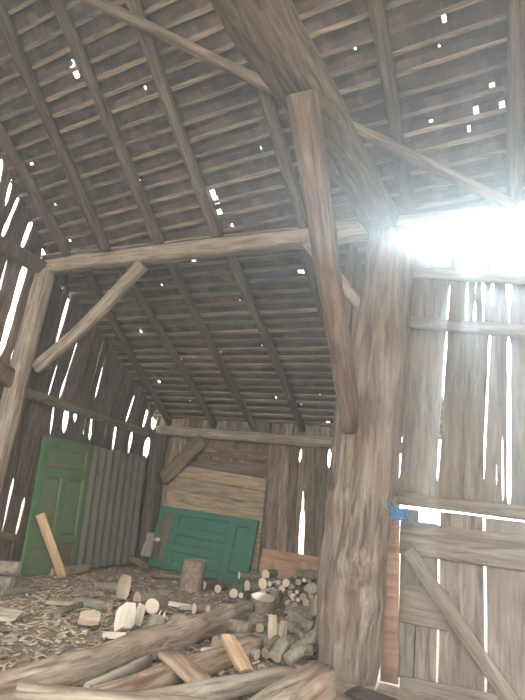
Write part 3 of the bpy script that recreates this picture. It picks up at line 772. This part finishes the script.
def split(label, p, d, L, r, bark='bark', face='split', roll=0.0, group=None, name='split_log', arc=150, taper=1.0, cat='log'):
    """cleft log: bark on the rounded back, pale split faces meeting at the heart"""
    SEED[0] += 1
    rg = random.Random(SEED[0])
    p = Vector(p); d = Vector(d).normalized()
    mw, _ = frame_of(p, p + d)
    mw = mw @ Matrix.Rotation(math.radians(roll), 4, 'X')
    bm = bmesh.new()
    n = 7; nseg = max(4, int(L / .08))
    rings = []
    skew = (rg.uniform(-.25, .25) * r, rg.uniform(-.45, .45) * r)
    a0 = math.radians(-90 - arc / 2)
    for i in range(nseg + 1):
        t = i / nseg; rr = r * (1 + (taper - 1) * t) * (.80 if i in (0, nseg) else 1.0)
        sk = (t - .5) * 2
        ring = [Vector((t * L + skew[0] * abs(sk) ** 3, 0 + .12 * r * noise.noise(Vector((t * 3, SEED[0], 0))), .35 * r + .1 * r * noise.noise(Vector((t * 3, SEED[0], 5)))))]
        for j in range(n + 1):
            a = a0 + math.radians(arc) * j / n
            q = rr * (1 + .1 * noise.noise(Vector((t * 4, j * .7, SEED[0]))))
            ring.append(Vector((t * L + rg.uniform(-.006, .006) + (skew[1] * math.cos(a) + skew[0] * .3) * abs(sk) ** 3, q * math.cos(a), q * math.sin(a) + .35 * r)))
        rings.append([bm.verts.new(c) for c in ring])
    m_ = n + 2
    for i in range(nseg):
        for j in range(m_):
            f = bm.faces.new((rings[i][j], rings[i + 1][j], rings[i + 1][(j + 1) % m_], rings[i][(j + 1) % m_]))
            f.material_index = 0 if 1 <= j <= n else 1
    f = bm.faces.new(rings[0]); f.material_index = 1
    f = bm.faces.new(rings[-1][::-1]); f.material_index = 1
    bmesh.ops.recalc_face_normals(bm, faces=bm.faces[:])
    o = from_bm(name, bm, [M[bark], M[face]], mw=mw)
    tag(o, label, cat, group)
    LOGS.append((p + d * L * .5, r)); LOGS.append((p + d * L * .1, r)); LOGS.append((p + d * L * .9, r))
    return o

FW = to_world(Vector((0, 0, 1))); VIEW = Vector((FW.x, FW.y, 0)).normalized(); SIDE = Vector((VIEW.y, -VIEW.x, 0))
def az(deg, tilt=0.0):
    """horizontal direction: 0 = away from the camera, 90 = to its right"""
    a = math.radians(deg)
    return VIEW * math.cos(a) + SIDE * math.sin(a) + Vector((0, 0, tilt))
def heap_y(py): return 8.4 - (py - 572) * 2.8 / 83
def hp(px, py, r, y=None):
    p = at(px, py, 1, heap_y(py) if y is None else y)
    return at(px, py, 2, r) if p.z < r else p
def rad(px, p): return px * depth(p) / 525
def hlog(label, px, py, rpx, a=None, L=.36, tilt=0.0, y=None, **k):
    p = hp(px, py, rpx * 7 / 525, y); r = rad(rpx, p)
    rg = random.Random(int(px * 31 + py * 7))
    a = rg.uniform(-35, 35) if a is None else a
    return log(label, p, az(a, tilt), L, r, **k)
GHEAP = 'firewood heap beside the trunk post'
exec_list = [
 # label, px, py, r, azimuth, length, extra
 ('grey log lying crosswise at the lower edge of the sideways green door', 239, 575.5, 4.2, 72, .42, dict(y=8.35, bark='bark2')),
 ('stacked log below the crosswise log, by the corner of the brown board', 247, 586, 5.6, 60, .34, dict(y=7.95, bark='bark')),
 ('log with round pale end highest against the edge of the brown board', 265.4, 574.5, 4.6, 30, .34, dict(y=8.2)),
 ('pale ended log directly under the one highest against the brown board', 262.6, 583.6, 5.0, 42, .34, dict(y=8.0)),
 ('small pale ended branch piece wedged beside the log under the brown board edge', 269.5, 584, 2.6, 35, .3, dict(y=7.9)),
 ('dark log sloping down in front of the brown board edge', 263, 593, 4.2, 38, .40, dict(y=7.6, bark='bark2', cut='cutold')),
 ('pale ended log leading the pile in front of the middle of the brown board', 286, 583, 3.9, 20, .34, {}),
 ('log with faint ringed end just below the leading pile log', 282, 589, 3.6, -12, .34, {}),
 ('mossy log crowning the heap against the brown board', 297, 573, 4.4, 80, .30, dict(bark='bark3', cut='cutold')),
 ('log end tucked right under the mossy crowning log', 298.5, 582, 3.2, 8, .3, dict(cut='cutold')),
 ('thin stick end at the brow of the heap under the mossy crown', 304, 580, 2.2, 30, .3, dict(bark='bark2')),
 ('log with oval pale end touching the trunk post at the heap top', 319, 576, 3.6, -70, .36, dict(bark='bark2')),
 ('thin grey log running down the left flank of the heap middle', 290, 593, 2.8, 25, .36, dict(cut='cutold')),
 ('small tan ended log in the middle of the heap under the leading pair', 293, 597, 3.3, 5, .32, {}),
 ('small tan ended log next to the big pale cleft piece', 303, 597, 3.3, 15, .32, dict(cut='cutold')),
 ('thin pale stick end in the heart of the heap', 298, 600, 2.2, -5, .32, {}),
 ('thin pale stick end slightly above the heart of the heap', 297, 592, 2.0, 15, .32, {}),
 ('dull ended log just above the tall pale cleft face', 306, 602.5, 3.5, 20, .32, dict(cut='cutold', bark='bark2')),
 ('dark ended log in the shade at the foot of the slanting stump', 288.5, 603.5, 3.4, 0, .32, dict(cut='cutold', bark='bark2')),
 ('grey ended log above the thin flat stick', 295, 606, 3.4, -18, .3, dict(cut='cutold')),
 ('brownish log end below the big pale cleft piece, by the post', 311, 597.5, 3.4, 30, .3, dict(bark='bark2', cut='cutold')),
 ('small log end squeezed against the trunk post', 318, 597.5, 2.8, 10, .3, dict(bark='bark')),
 ('log end in the gap between mossy crown and post', 309, 581, 2.4, 0, .3, dict(cut='cutold')),
 ('big smooth grey log in front of the thin flat stick', 288, 624, 7.4, 62, .30, dict(bark='bark', cut='cutold', tilt=.25)),
 ('big smooth grey log between the tall cleft face and the post', 312, 629, 7.0, -66, .30, dict(bark='bark', cut='cutold', tilt=.35)),
 ('light grey barked log low in the heap beside the post', 297, 650, 7.4, 64, .26, dict(bark='bark', cut='cutold', tilt=.6)),
 ('rounded mossy log above the end of the weathered grey beam', 287, 660, 6.2, 60, .17, dict(bark='bark3', cut='cutold', tilt=.6)),
 ('dark mossy log leaning beside the upright pale cleft board', 275, 657, 6.6, 35, .17, dict(bark='bark3', cut='cutold', tilt=.7)),
 ('thin dark log standing close against the foot of the post', 314.5, 641, 3.6, 15, .34, dict(bark='bark2', cut='cutold', tilt=.6)),
 ('tiny log with a white end at the foot of the post', 315.6, 632, 2.4, 5, .3, {}),
 ('thick grey log with round dull end under the long brown beam', 249, 629.5, 7.0, -68, .42, dict(cut='cutold', bark='bark')),
 ('small bright ended branch below the thick dull ended log', 254.6, 637, 3.3, 40, .34, dict(bark='bark2')),
 ('grey log with brown end sloping from the orange cleft piece', 257.4, 654.7, 5.6, -55, .42, dict(cut='cutold', bark='bark3', tilt=.1)),
 ('dark log behind the brown ended log, next to the cleft board', 266, 654, 5.0, 25, .28, dict(bark='bark2', cut='cutold', tilt=.3)),
 ('short grey log behind the small bright ended branch', 260, 628, 4.6, 20, .3, dict(cut='cutold')),
 # along the sideways green door
 ('pale ended log just beside the chopping stump', 201.6, 585, 5.0, 28, .36, dict(bark='bark2')),
 ('smaller pale ended log under the middle of the sideways green door', 217.7, 588.7, 3.9, 20, .36, dict(bark='bark')),
 ('pale ended log at the foot of the stacked crosswise log', 233.7, 593, 4.7, 10, .36, {}),
 ('thin branch end beside the lowest log of the crosswise stack', 241, 595.5, 2.5, 18, .34, {}),
 ('small white ended branch within the crosswise stack', 240.5, 587, 2.0, 25, .34, dict(y=8.1)),
 # middle of the floor
 ('round ended log lying alone in front of the tin sheet', 95, 586, 5.4, 62, .38, dict(bark='bark2', cut='cutold')),
 ('log with tan end pointing to the white split block', 110.5, 607, 4.6, -78, .44, dict(bark='bark3')),
 ('log with large round tan end on top beside the splintered piece', 152.5, 606, 7.0, 12, .34, dict(y=5.5, bark='bark')),
 ('log with round pale end near the long brown beam', 194, 609, 5.0, 58, .40, dict(bark='bark')),
 ('log with pale squared end touching the long brown beam', 208, 611, 5.2, 62, .40, dict(bark='bark3')),
]
for (lab, px, py, r, a, L, kw) in exec_list:
    grp = GHEAP if px > 230 else 'logs scattered on the chip-covered floor'
    hlog(lab, px, py, r, a, L, group=grp, **kw)
# unremarkable filler of the heap: nothing in the photograph tells these apart
rg = random.Random(21)
for i in range(16):
    px = rg.uniform(283, 317); py = rg.uniform(584, 640)
    hlog('short grey barked log deep between others in the firewood heap', px, py + 3, rg.uniform(2.6, 4), rg.uniform(-60, 60), .3, y=heap_y(py) + .10, group='small logs filling the firewood heap', bark=rg.choice(['bark', 'bark2', 'bark3']), cut='cutold', parts=False)

for i in range(14):
    px = rg.uniform(262, 312); py = rg.uniform(616, 652)
    hlog('short grey barked log deep between others in the firewood heap', px, py + 4, rg.uniform(4, 5.5), rg.choice([-1, 1]) * rg.uniform(45, 100), .26, tilt=rg.uniform(0, .3), y=heap_y(py) + .04, group='small logs filling the firewood heap', bark=rg.choice(['bark', 'bark2', 'bark3']), cut='cutold', parts=False)

# stumps
p = at(187.5, 590, 2, 0.0)
log('upright chopping stump standing in front of the sideways green door', p + Vector((0, .1, .42)), Vector((0, .02, -1)), .44, .178, bark='stump', cut='cutred', name='stump', cat='stump', r1=.185)
p = at(265, 612, 2, 0.0)
p = at(263, 597, 1, p.y + .05)
log('slanting stump with pale sawn top in front of the brown board', p, Vector((-.12, .14, -1)), max(.3, p.z), .165, bark='stump', cut='cut', name='stump', cat='stump', group=GHEAP, r1=.18)
p = at(276, 590, 1, 7.5)
log('dark mossy log standing upright behind the slanting stump', p, Vector((.05, -.1, -1)), .4, .085, bark='bark3', cut='cutold', group=GHEAP)

# cleft pieces
def sp(label, px, py, rpx, a, L, roll, z=None, tilt=0.0, y=None, **k):
    p = at(px, py, 2, z) if z is not None else hp(px, py, rpx * 7 / 525, y)
    return split(label, p, az(a, tilt), L, rad(rpx, p), roll=roll, **k)
sp('big pale cleft log with pointed edge near the heap top', 307, 592, 6.4, 62, .17, 50, tilt=.25, group=GHEAP, arc=200)
sp('tall pale cleft log face low in the heap touching the post', 314, 616, 7.0, 0, .20, 12, tilt=2.2, group=GHEAP, arc=230)
sp('upright pale cleft board in the heap below the slanting stump', 272, 645, 5.2, -10, .28, -15, z=.05, tilt=3.0, group=GHEAP, arc=120)
sp('grey cleft slab leaning beside the upright pale cleft board', 281, 645, 4.6, 10, .22, 30, z=.05, tilt=2.0, group=GHEAP, face='greybeam')
timber('stick', 'thin flat grey stick lying across the middle of the heap', 'stick', hp(284, 612, .05), hp(302, 610.5, .05), .03, .03, M['greybeam'], GHEAP, rough=.004, k=8)
sp('pale cleft log with rounded tan face in front of the tin sheet', 121, 600, 6.4, -4, .28, 8, z=.02, tilt=3.0, arc=200, bark='bark3', face='tanface')
log('dark barked log lying between the lone log and the cleft tan log', at(104, 587, 2, .085), az(75), .26, .085, bark='bark3', cut='cutold', group='logs scattered on the chip-covered floor')
sp('pale cleft block with dark bark side near the white block', 79, 619, 7.6, 78, .20, 58, z=.085, arc=220, bark='bark2', face='tanface')
sp('flat pale cleft piece lying on the open floor', 47, 602, 3.6, 75, .30, 25, z=.035, arc=140)
split('bright white cleft block in the middle of the floor', at(122, 631, 2, .03), az(-5, 3.2), .23, .13, roll=-4, face='white', arc=100, bark='bark2')
split('white slab standing next to the bright white block', at(137, 625, 2, .03), az(12, 4.0), .20, .055, roll=14, face='white', arc=110, bark='bark')
split('flat white chunk at the foot of the bright white block', at(104, 634, 2, .03), az(72), .20, .07, roll=15, face='white', arc=120, bark='bark2')
split('long pale wedge pointing from the white block to the long beam', at(104, 650, 2, .045), az(38), .62, .065, roll=10, face='split', arc=120, bark='bark2', taper=.8)
split('brown cleft log beside the long pale wedge', at(128, 643, 2, .06), az(36), .52, .10, roll=15, face='brownbeam', arc=150, bark='bark2')
log('grey barked log behind the large round tan end', at(137, 600, 2, .09), az(50), .26, .095, bark='bark', cut='cutold', group='logs scattered on the chip-covered floor')
log('dark bark log low behind the white blocks', at(126, 609, 2, .07), az(45), .36, .075, bark='bark2', cut='cutold', group='logs scattered on the chip-covered floor')
split('long white cleft piece between the round tan end and the stump', at(160, 601, 2, .05), az(105), .42, .06, roll=20, face='white', arc=120)
split('grey cleft log lying along the far side of the long brown beam', at(168, 621, 2, .07), az(60), .55, .10, roll=20, face='greybeam', bark='bark3')
split('small pale cleft piece just beside the round pale end', at(180, 608, 2, .05), az(62), .22, .05, roll=20, face='split')
split('narrow white cleft strip lying against the long brown beam', at(182, 619, 2, .03), az(95), .3, .035, roll=15, face='white', arc=110)
# splintered log
root = log('splintered log with white broken fibres by the long brown beam', at(151, 637, 2, .09), az(14, .9), .17, .10, bark='bark', cut='split')
bm = bmesh.new(); rg = random.Random(6)
for i in range(26):
    a = rg.uniform(0, 6.28); rr = .09 * math.sqrt(rg.random()); h = rg.uniform(.04, .13)
    c = Vector((.16, rr * math.cos(a), rr * math.sin(a)))
    b4 = [bm.verts.new(c + Vector((0, y, z))) for y, z in ((-.012, -.01), (.012, -.01), (.0, .013))]
    tp = bm.verts.new(c + Vector((h, rg.uniform(-.012, .012), rg.uniform(-.012, .012))))
    for j in range(3): bm.faces.new((b4[j], b4[(j + 1) % 3], tp))
    bm.faces.new(b4[::-1])
o = from_bm('splinters', bm, M['white'], parent=root); o['label'] = 'white torn splinters'
# left edge of the floor
log('thick pale grey log lying against the gable side near the tall green door', at(19, 568.5, 2, .26), az(-95, .02), .9, .085, bark='bark', cut='cutold', cat='log')
log('dark grey log under the thick pale grey log by the gable', at(12, 583, 2, .09), az(-92), .8, .09, bark='bark3', cut='cutold')
timber('stick', 'thin white stripped stick lying on the floor near the gable', 'stick', at(12, 585, 2, .03), at(-12, 601, 2, .03), .03, .03, M['white'], rough=.003, k=8)
timber('branch', 'crooked grey branch lying along the floor before the leaning plank', 'branch', at(-5, 595, 2, .035), at(38, 589, 2, .035), .07, .07, M['bark3'], rough=.02, sq=0, k=10, bow=(.04, 0))
timber('branch', 'long grey branch leading to the tan ended log', 'branch', at(57, 615, 2, .04), at(84, 604, 2, .04), .08, .08, M['bark3'], rough=.02, sq=0, k=10, bow=(.03, 0))
split('weathered cleft log lying on the chip floor beside the low grey logs', at(-14, 614, 2, .06), az(80), .3, .08, roll=35, face='greybeam', bark='bark3')
# corner behind the tin sheet: rag and a white ended log
bm = bmesh.new(); rg = random.Random(3)
c0 = at(150, 549, 1, YB - .42)
n = 12
g_ = [[bm.verts.new((.11 * (i / n - .5) * 2 * (1 - .4 * j / n) + .03 * noise.noise(Vector((i * .4, j * .4, 1))), -.05 * math.sin(i * 1.1) - .08 * (1 - j / n) + .04 * noise.noise(Vector((i * .5, j * .3, 7))), .42 * j / n)) for j in range(n + 1)] for i in range(n + 1)]
for i in range(n):
    for j in range(n): bm.faces.new((g_[i][j], g_[i + 1][j], g_[i + 1][j + 1], g_[i][j + 1]))
bmesh.ops.solidify(bm, geom=bm.faces[:], thickness=.008)
tag(from_bm('rag', bm, M['cloth'], mw=Matrix.Translation((c0.x, c0.y, .20)), smooth=True), 'crumpled pale rag hanging at the dark corner post', 'rag')
pc = at(157.5, 539.5, 1, YB - .42)
log('log with white end propped in the corner by the sideways green door', pc, Vector((-.35, .5, -.65)), .48, .05, bark='bark2', cut='white')
pc = at(152, 566, 2, .12)
split('brown cleft log on the floor at the foot of the corner post', pc + Vector((0, -.1, .0)), az(-70, .25), .40, .10, roll=0, bark='bark2', face='brownbeam')
split('low grey slab on the floor in front of the corner post', at(150, 575, 2, .04) , az(70), .6, .06, roll=0, face='brownbeam', arc=120, bark='bark2')

# ---------------------------------------------------------------- big old beams in front
GBM = 'old beams piled in front of the firewood'
timber('old_beam', 'longest weathered brown beam running across the floor to the heap', 'beam', at(-25, 704, 2, .12), at(246, 611, 2, .13), .18, .20, M['oldbeam'], GBM, rough=.03, w1=.23, h1=.24, sq=.8, knots=((.60, 1.3, .10, .07), (.66, 2.4, .1, .06), (.63, .4, .07, .05), (.85, 1.6, .12, .04)), nseg=60, k=20)
timber('old_beam', 'grey squared beam with a pale pointed tip at the lower corner of the pile', 'beam', at(17, 690, 2, .25), at(205, 708, 2, .22), .06, .075, M['greybeam'], GBM, rough=.01, w1=.09, h1=.10)
timber('old_beam', 'thin grey lath lying between the longest beam and the reddish beam', 'beam', at(86, 691, 2, .10), at(150, 660, 2, .10), .05, .09, M['greybeam'], GBM, rough=.008)
timber('old_beam', 'reddish brown beam lying behind the thick pale grey beam', 'beam', at(96, 703, 2, .09), at(256, 645, 2, .09), .15, .16, M['brownbeam'], GBM, rough=.015)
timber('old_beam', 'thick pale grey beam pointing at the slab by the trunk post', 'beam', at(95, 718, 2, .10), at(292, 674, 2, .10), .17, .17, M['greybeam'], GBM, rough=.02, w1=.13, h1=.10, sq=.8, twist=.25)
timber('old_board', 'short flat brown board sloping over the reddish beam', 'board', at(168, 653, 2, .20), at(203, 684, 2, .13), .20, .045, M['brownbeam'], GBM, rough=.006)
split('orange cleft log propped on the reddish beam', at(246, 672, 2, .12), (at(227, 637, 2, .30) - at(246, 672, 2, .12)), (at(227, 637, 2, .30) - at(246, 672, 2, .12)).length, .085, roll=5, face='orange', bark='orange', arc=160)
timber('hewn_timber', 'massive grey hewn slab lying against the foot of the trunk post', 'beam', at(244, 738, 2, .13), at(321, 684, 2, .15), .22, .27, M['oldbeam'], GBM, rough=.02, sq=1.0, w1=.26, h1=.30)
split('pale cleft lump showing between reddish beam and long brown beam', at(205, 655, 2, .09), az(60), .3, .08, roll=30, face='split', bark='bark3')
log('mossy round log under the far end of the long brown beam', at(215, 645, 2, .08), az(62), .55, .08, bark='bark3', cut='cutold')
timber('old_board', 'dark board lying flat before the foot of the trunk post', 'board', at(352, 690, 2, .04), at(392, 704, 2, .04), .25, .03, M['board_v'], None, rough=.004)

# ---------------------------------------------------------------- bark and chip litter
# mound of bark debris that the heap rests on
hl = [(c, r) for c, r in LOGS if c.x > -4.3 and 5.2 < c.y < 9.0 and c.x < -1.3]
x0, x1, y0, y1 = -3.95, -1.55, 5.5, 8.85
bm = bmesh.new(); nx, ny = 50, 64
def mound(x, y):
    s = w = 0.0
    for c, r in hl:
        d2 = (c.x - x) ** 2 + (c.y - y) ** 2
        if d2 > .6: continue
        k = math.exp(-d2 / (2 * .11 ** 2)) + 1e-5
        s += k * max(0, c.z - r * 1.02); w += k
    h = s / w if w > 1e-4 else 0
    e = min((x - x0) / .3, (x1 - x) / .15, (y - y0) / .3, (y1 - y) / .1, 1)
    return h * max(0, e)
gr = [[bm.verts.new((x := x0 + (x1 - x0) * i / nx, y := y0 + (y1 - y0) * j / ny, mound(x, y) - .02 + .015 * noise.noise(Vector((x * 9, y * 9, 1))))) for j in range(ny + 1)] for i in range(nx + 1)]
for i in range(nx):
    for j in range(ny): bm.faces.new((gr[i][j], gr[i + 1][j], gr[i + 1][j + 1], gr[i][j + 1]))
o = from_bm('bark_debris', bm, M['debris'], smooth=True)
tag(o, 'mound of dark bark debris that the firewood heap lies on', 'debris', kind='stuff')
# chips
bm = bmesh.new(); rg = random.Random(9)
cnt = 0
while cnt < 5200:
    x, y = rg.uniform(-6.3, -1.6), rg.uniform(2.6, 8.9)
    cx, cy = -4.2, 4.9
    if rg.random() > math.exp(-((x - cx) ** 2 / 5.5 + (y - cy) ** 2 / 5.0)) + .12: continue
    L, W, T = rg.uniform(.02, .10), rg.uniform(.008, .03), rg.uniform(.003, .008)
    if rg.random() < .05: L *= 1.8; W *= 1.5
    a = rg.uniform(0, math.pi); ca, sa = math.cos(a), math.sin(a); ti = rg.uniform(-.35, .35); tw_ = rg.uniform(-.4, .4)
    vs = []
    for dx in (-1, 1):
        for dy in (-1, 1):
            for dz in (-1, 1):
                lx, ly = dx * L / 2 * (1 if dy > 0 else rg.uniform(.6, 1)), dy * W / 2
                lz = dz * T / 2 + abs(L) * .5 * abs(ti) + dx * L / 2 * ti + ly * tw_ + .006
                vs.append(bm.verts.new((x + lx * ca - ly * sa, y + lx * sa + ly * ca, fz(x, y) - .006 + lz)))
    for q in ((0, 1, 3, 2), (4, 6, 7, 5), (0, 4, 5, 1), (2, 3, 7, 6), (0, 2, 6, 4), (1, 5, 7, 3)): bm.faces.new([vs[i] for i in q])
    cnt += 1
o = from_bm('wood_chips', bm, M['chips'])
tag(o, 'litter of pale wood chips and bark scraps over the earth floor', 'wood chips', kind='stuff')

# ---------------------------------------------------------------- light: bright overcast sky, low sun behind the gate wall, added haze for the veil
w = bpy.data.worlds.new('sky'); S.world = w; w.use_nodes = True
bg = w.node_tree.nodes['Background']; bg.inputs['Color'].default_value = (1.0, .985, .96, 1); bg.inputs['Strength'].default_value = 3.0
sun = bpy.data.lights.new('sun', 'SUN'); so = bpy.data.objects.new('sun', sun); COL.objects.link(so)
sun.energy = 6.5; sun.angle = math.radians(3); sun.color = (.86, .95, 1)
sd = ray(466, 263)                                   # towards the sun
so.rotation_euler = sd.to_track_quat('Z', 'Y').to_euler()

HAZE = True
if HAZE:  # added volume standing in for lens veil and bloom at the opening
    bm = bmesh.new(); box(bm, XL + .01, XR - .05, YF, 5.6, .0, 8.6)
    m = bpy.data.materials.new('veil_air'); m.use_nodes = True; nt = m.node_tree
    for n_ in list(nt.nodes): nt.nodes.remove(n_)
    out = nt.nodes.new('ShaderNodeOutputMaterial'); vsn = nt.nodes.new('ShaderNodeVolumeScatter')
    vsn.inputs['Color'].default_value = (.80, .93, 1, 1); vsn.inputs['Density'].default_value = .035; vsn.inputs['Anisotropy'].default_value = .7
    tcv = nt.nodes.new('ShaderNodeTexCoord'); ds = nt.nodes.new('ShaderNodeVectorMath'); ds.operation = 'DISTANCE'
    ds.inputs[1].default_value = (.6, 3.6, 4.2)
    nt.links.new(tcv.outputs['Object'], ds.inputs[0])
    mrv = nt.nodes.new('ShaderNodeMapRange'); mrv.interpolation_type = 'SMOOTHSTEP'
    for k_, v_ in (('From Min', .8), ('From Max', 6.0), ('To Min', .056), ('To Max', .016)): mrv.inputs[k_].default_value = v_  # thicker near the opening so the veil gathers there
    nt.links.new(ds.outputs['Value'], mrv.inputs['Value']); nt.links.new(mrv.outputs[0], vsn.inputs['Density'])
    nt.links.new(vsn.outputs[0], out.inputs['Volume'])
    o = from_bm('veil_haze', bm, m)
    tag(o, 'added haze volume imitating the lens veil around the bright opening under the high roof', 'haze', kind='stuff')
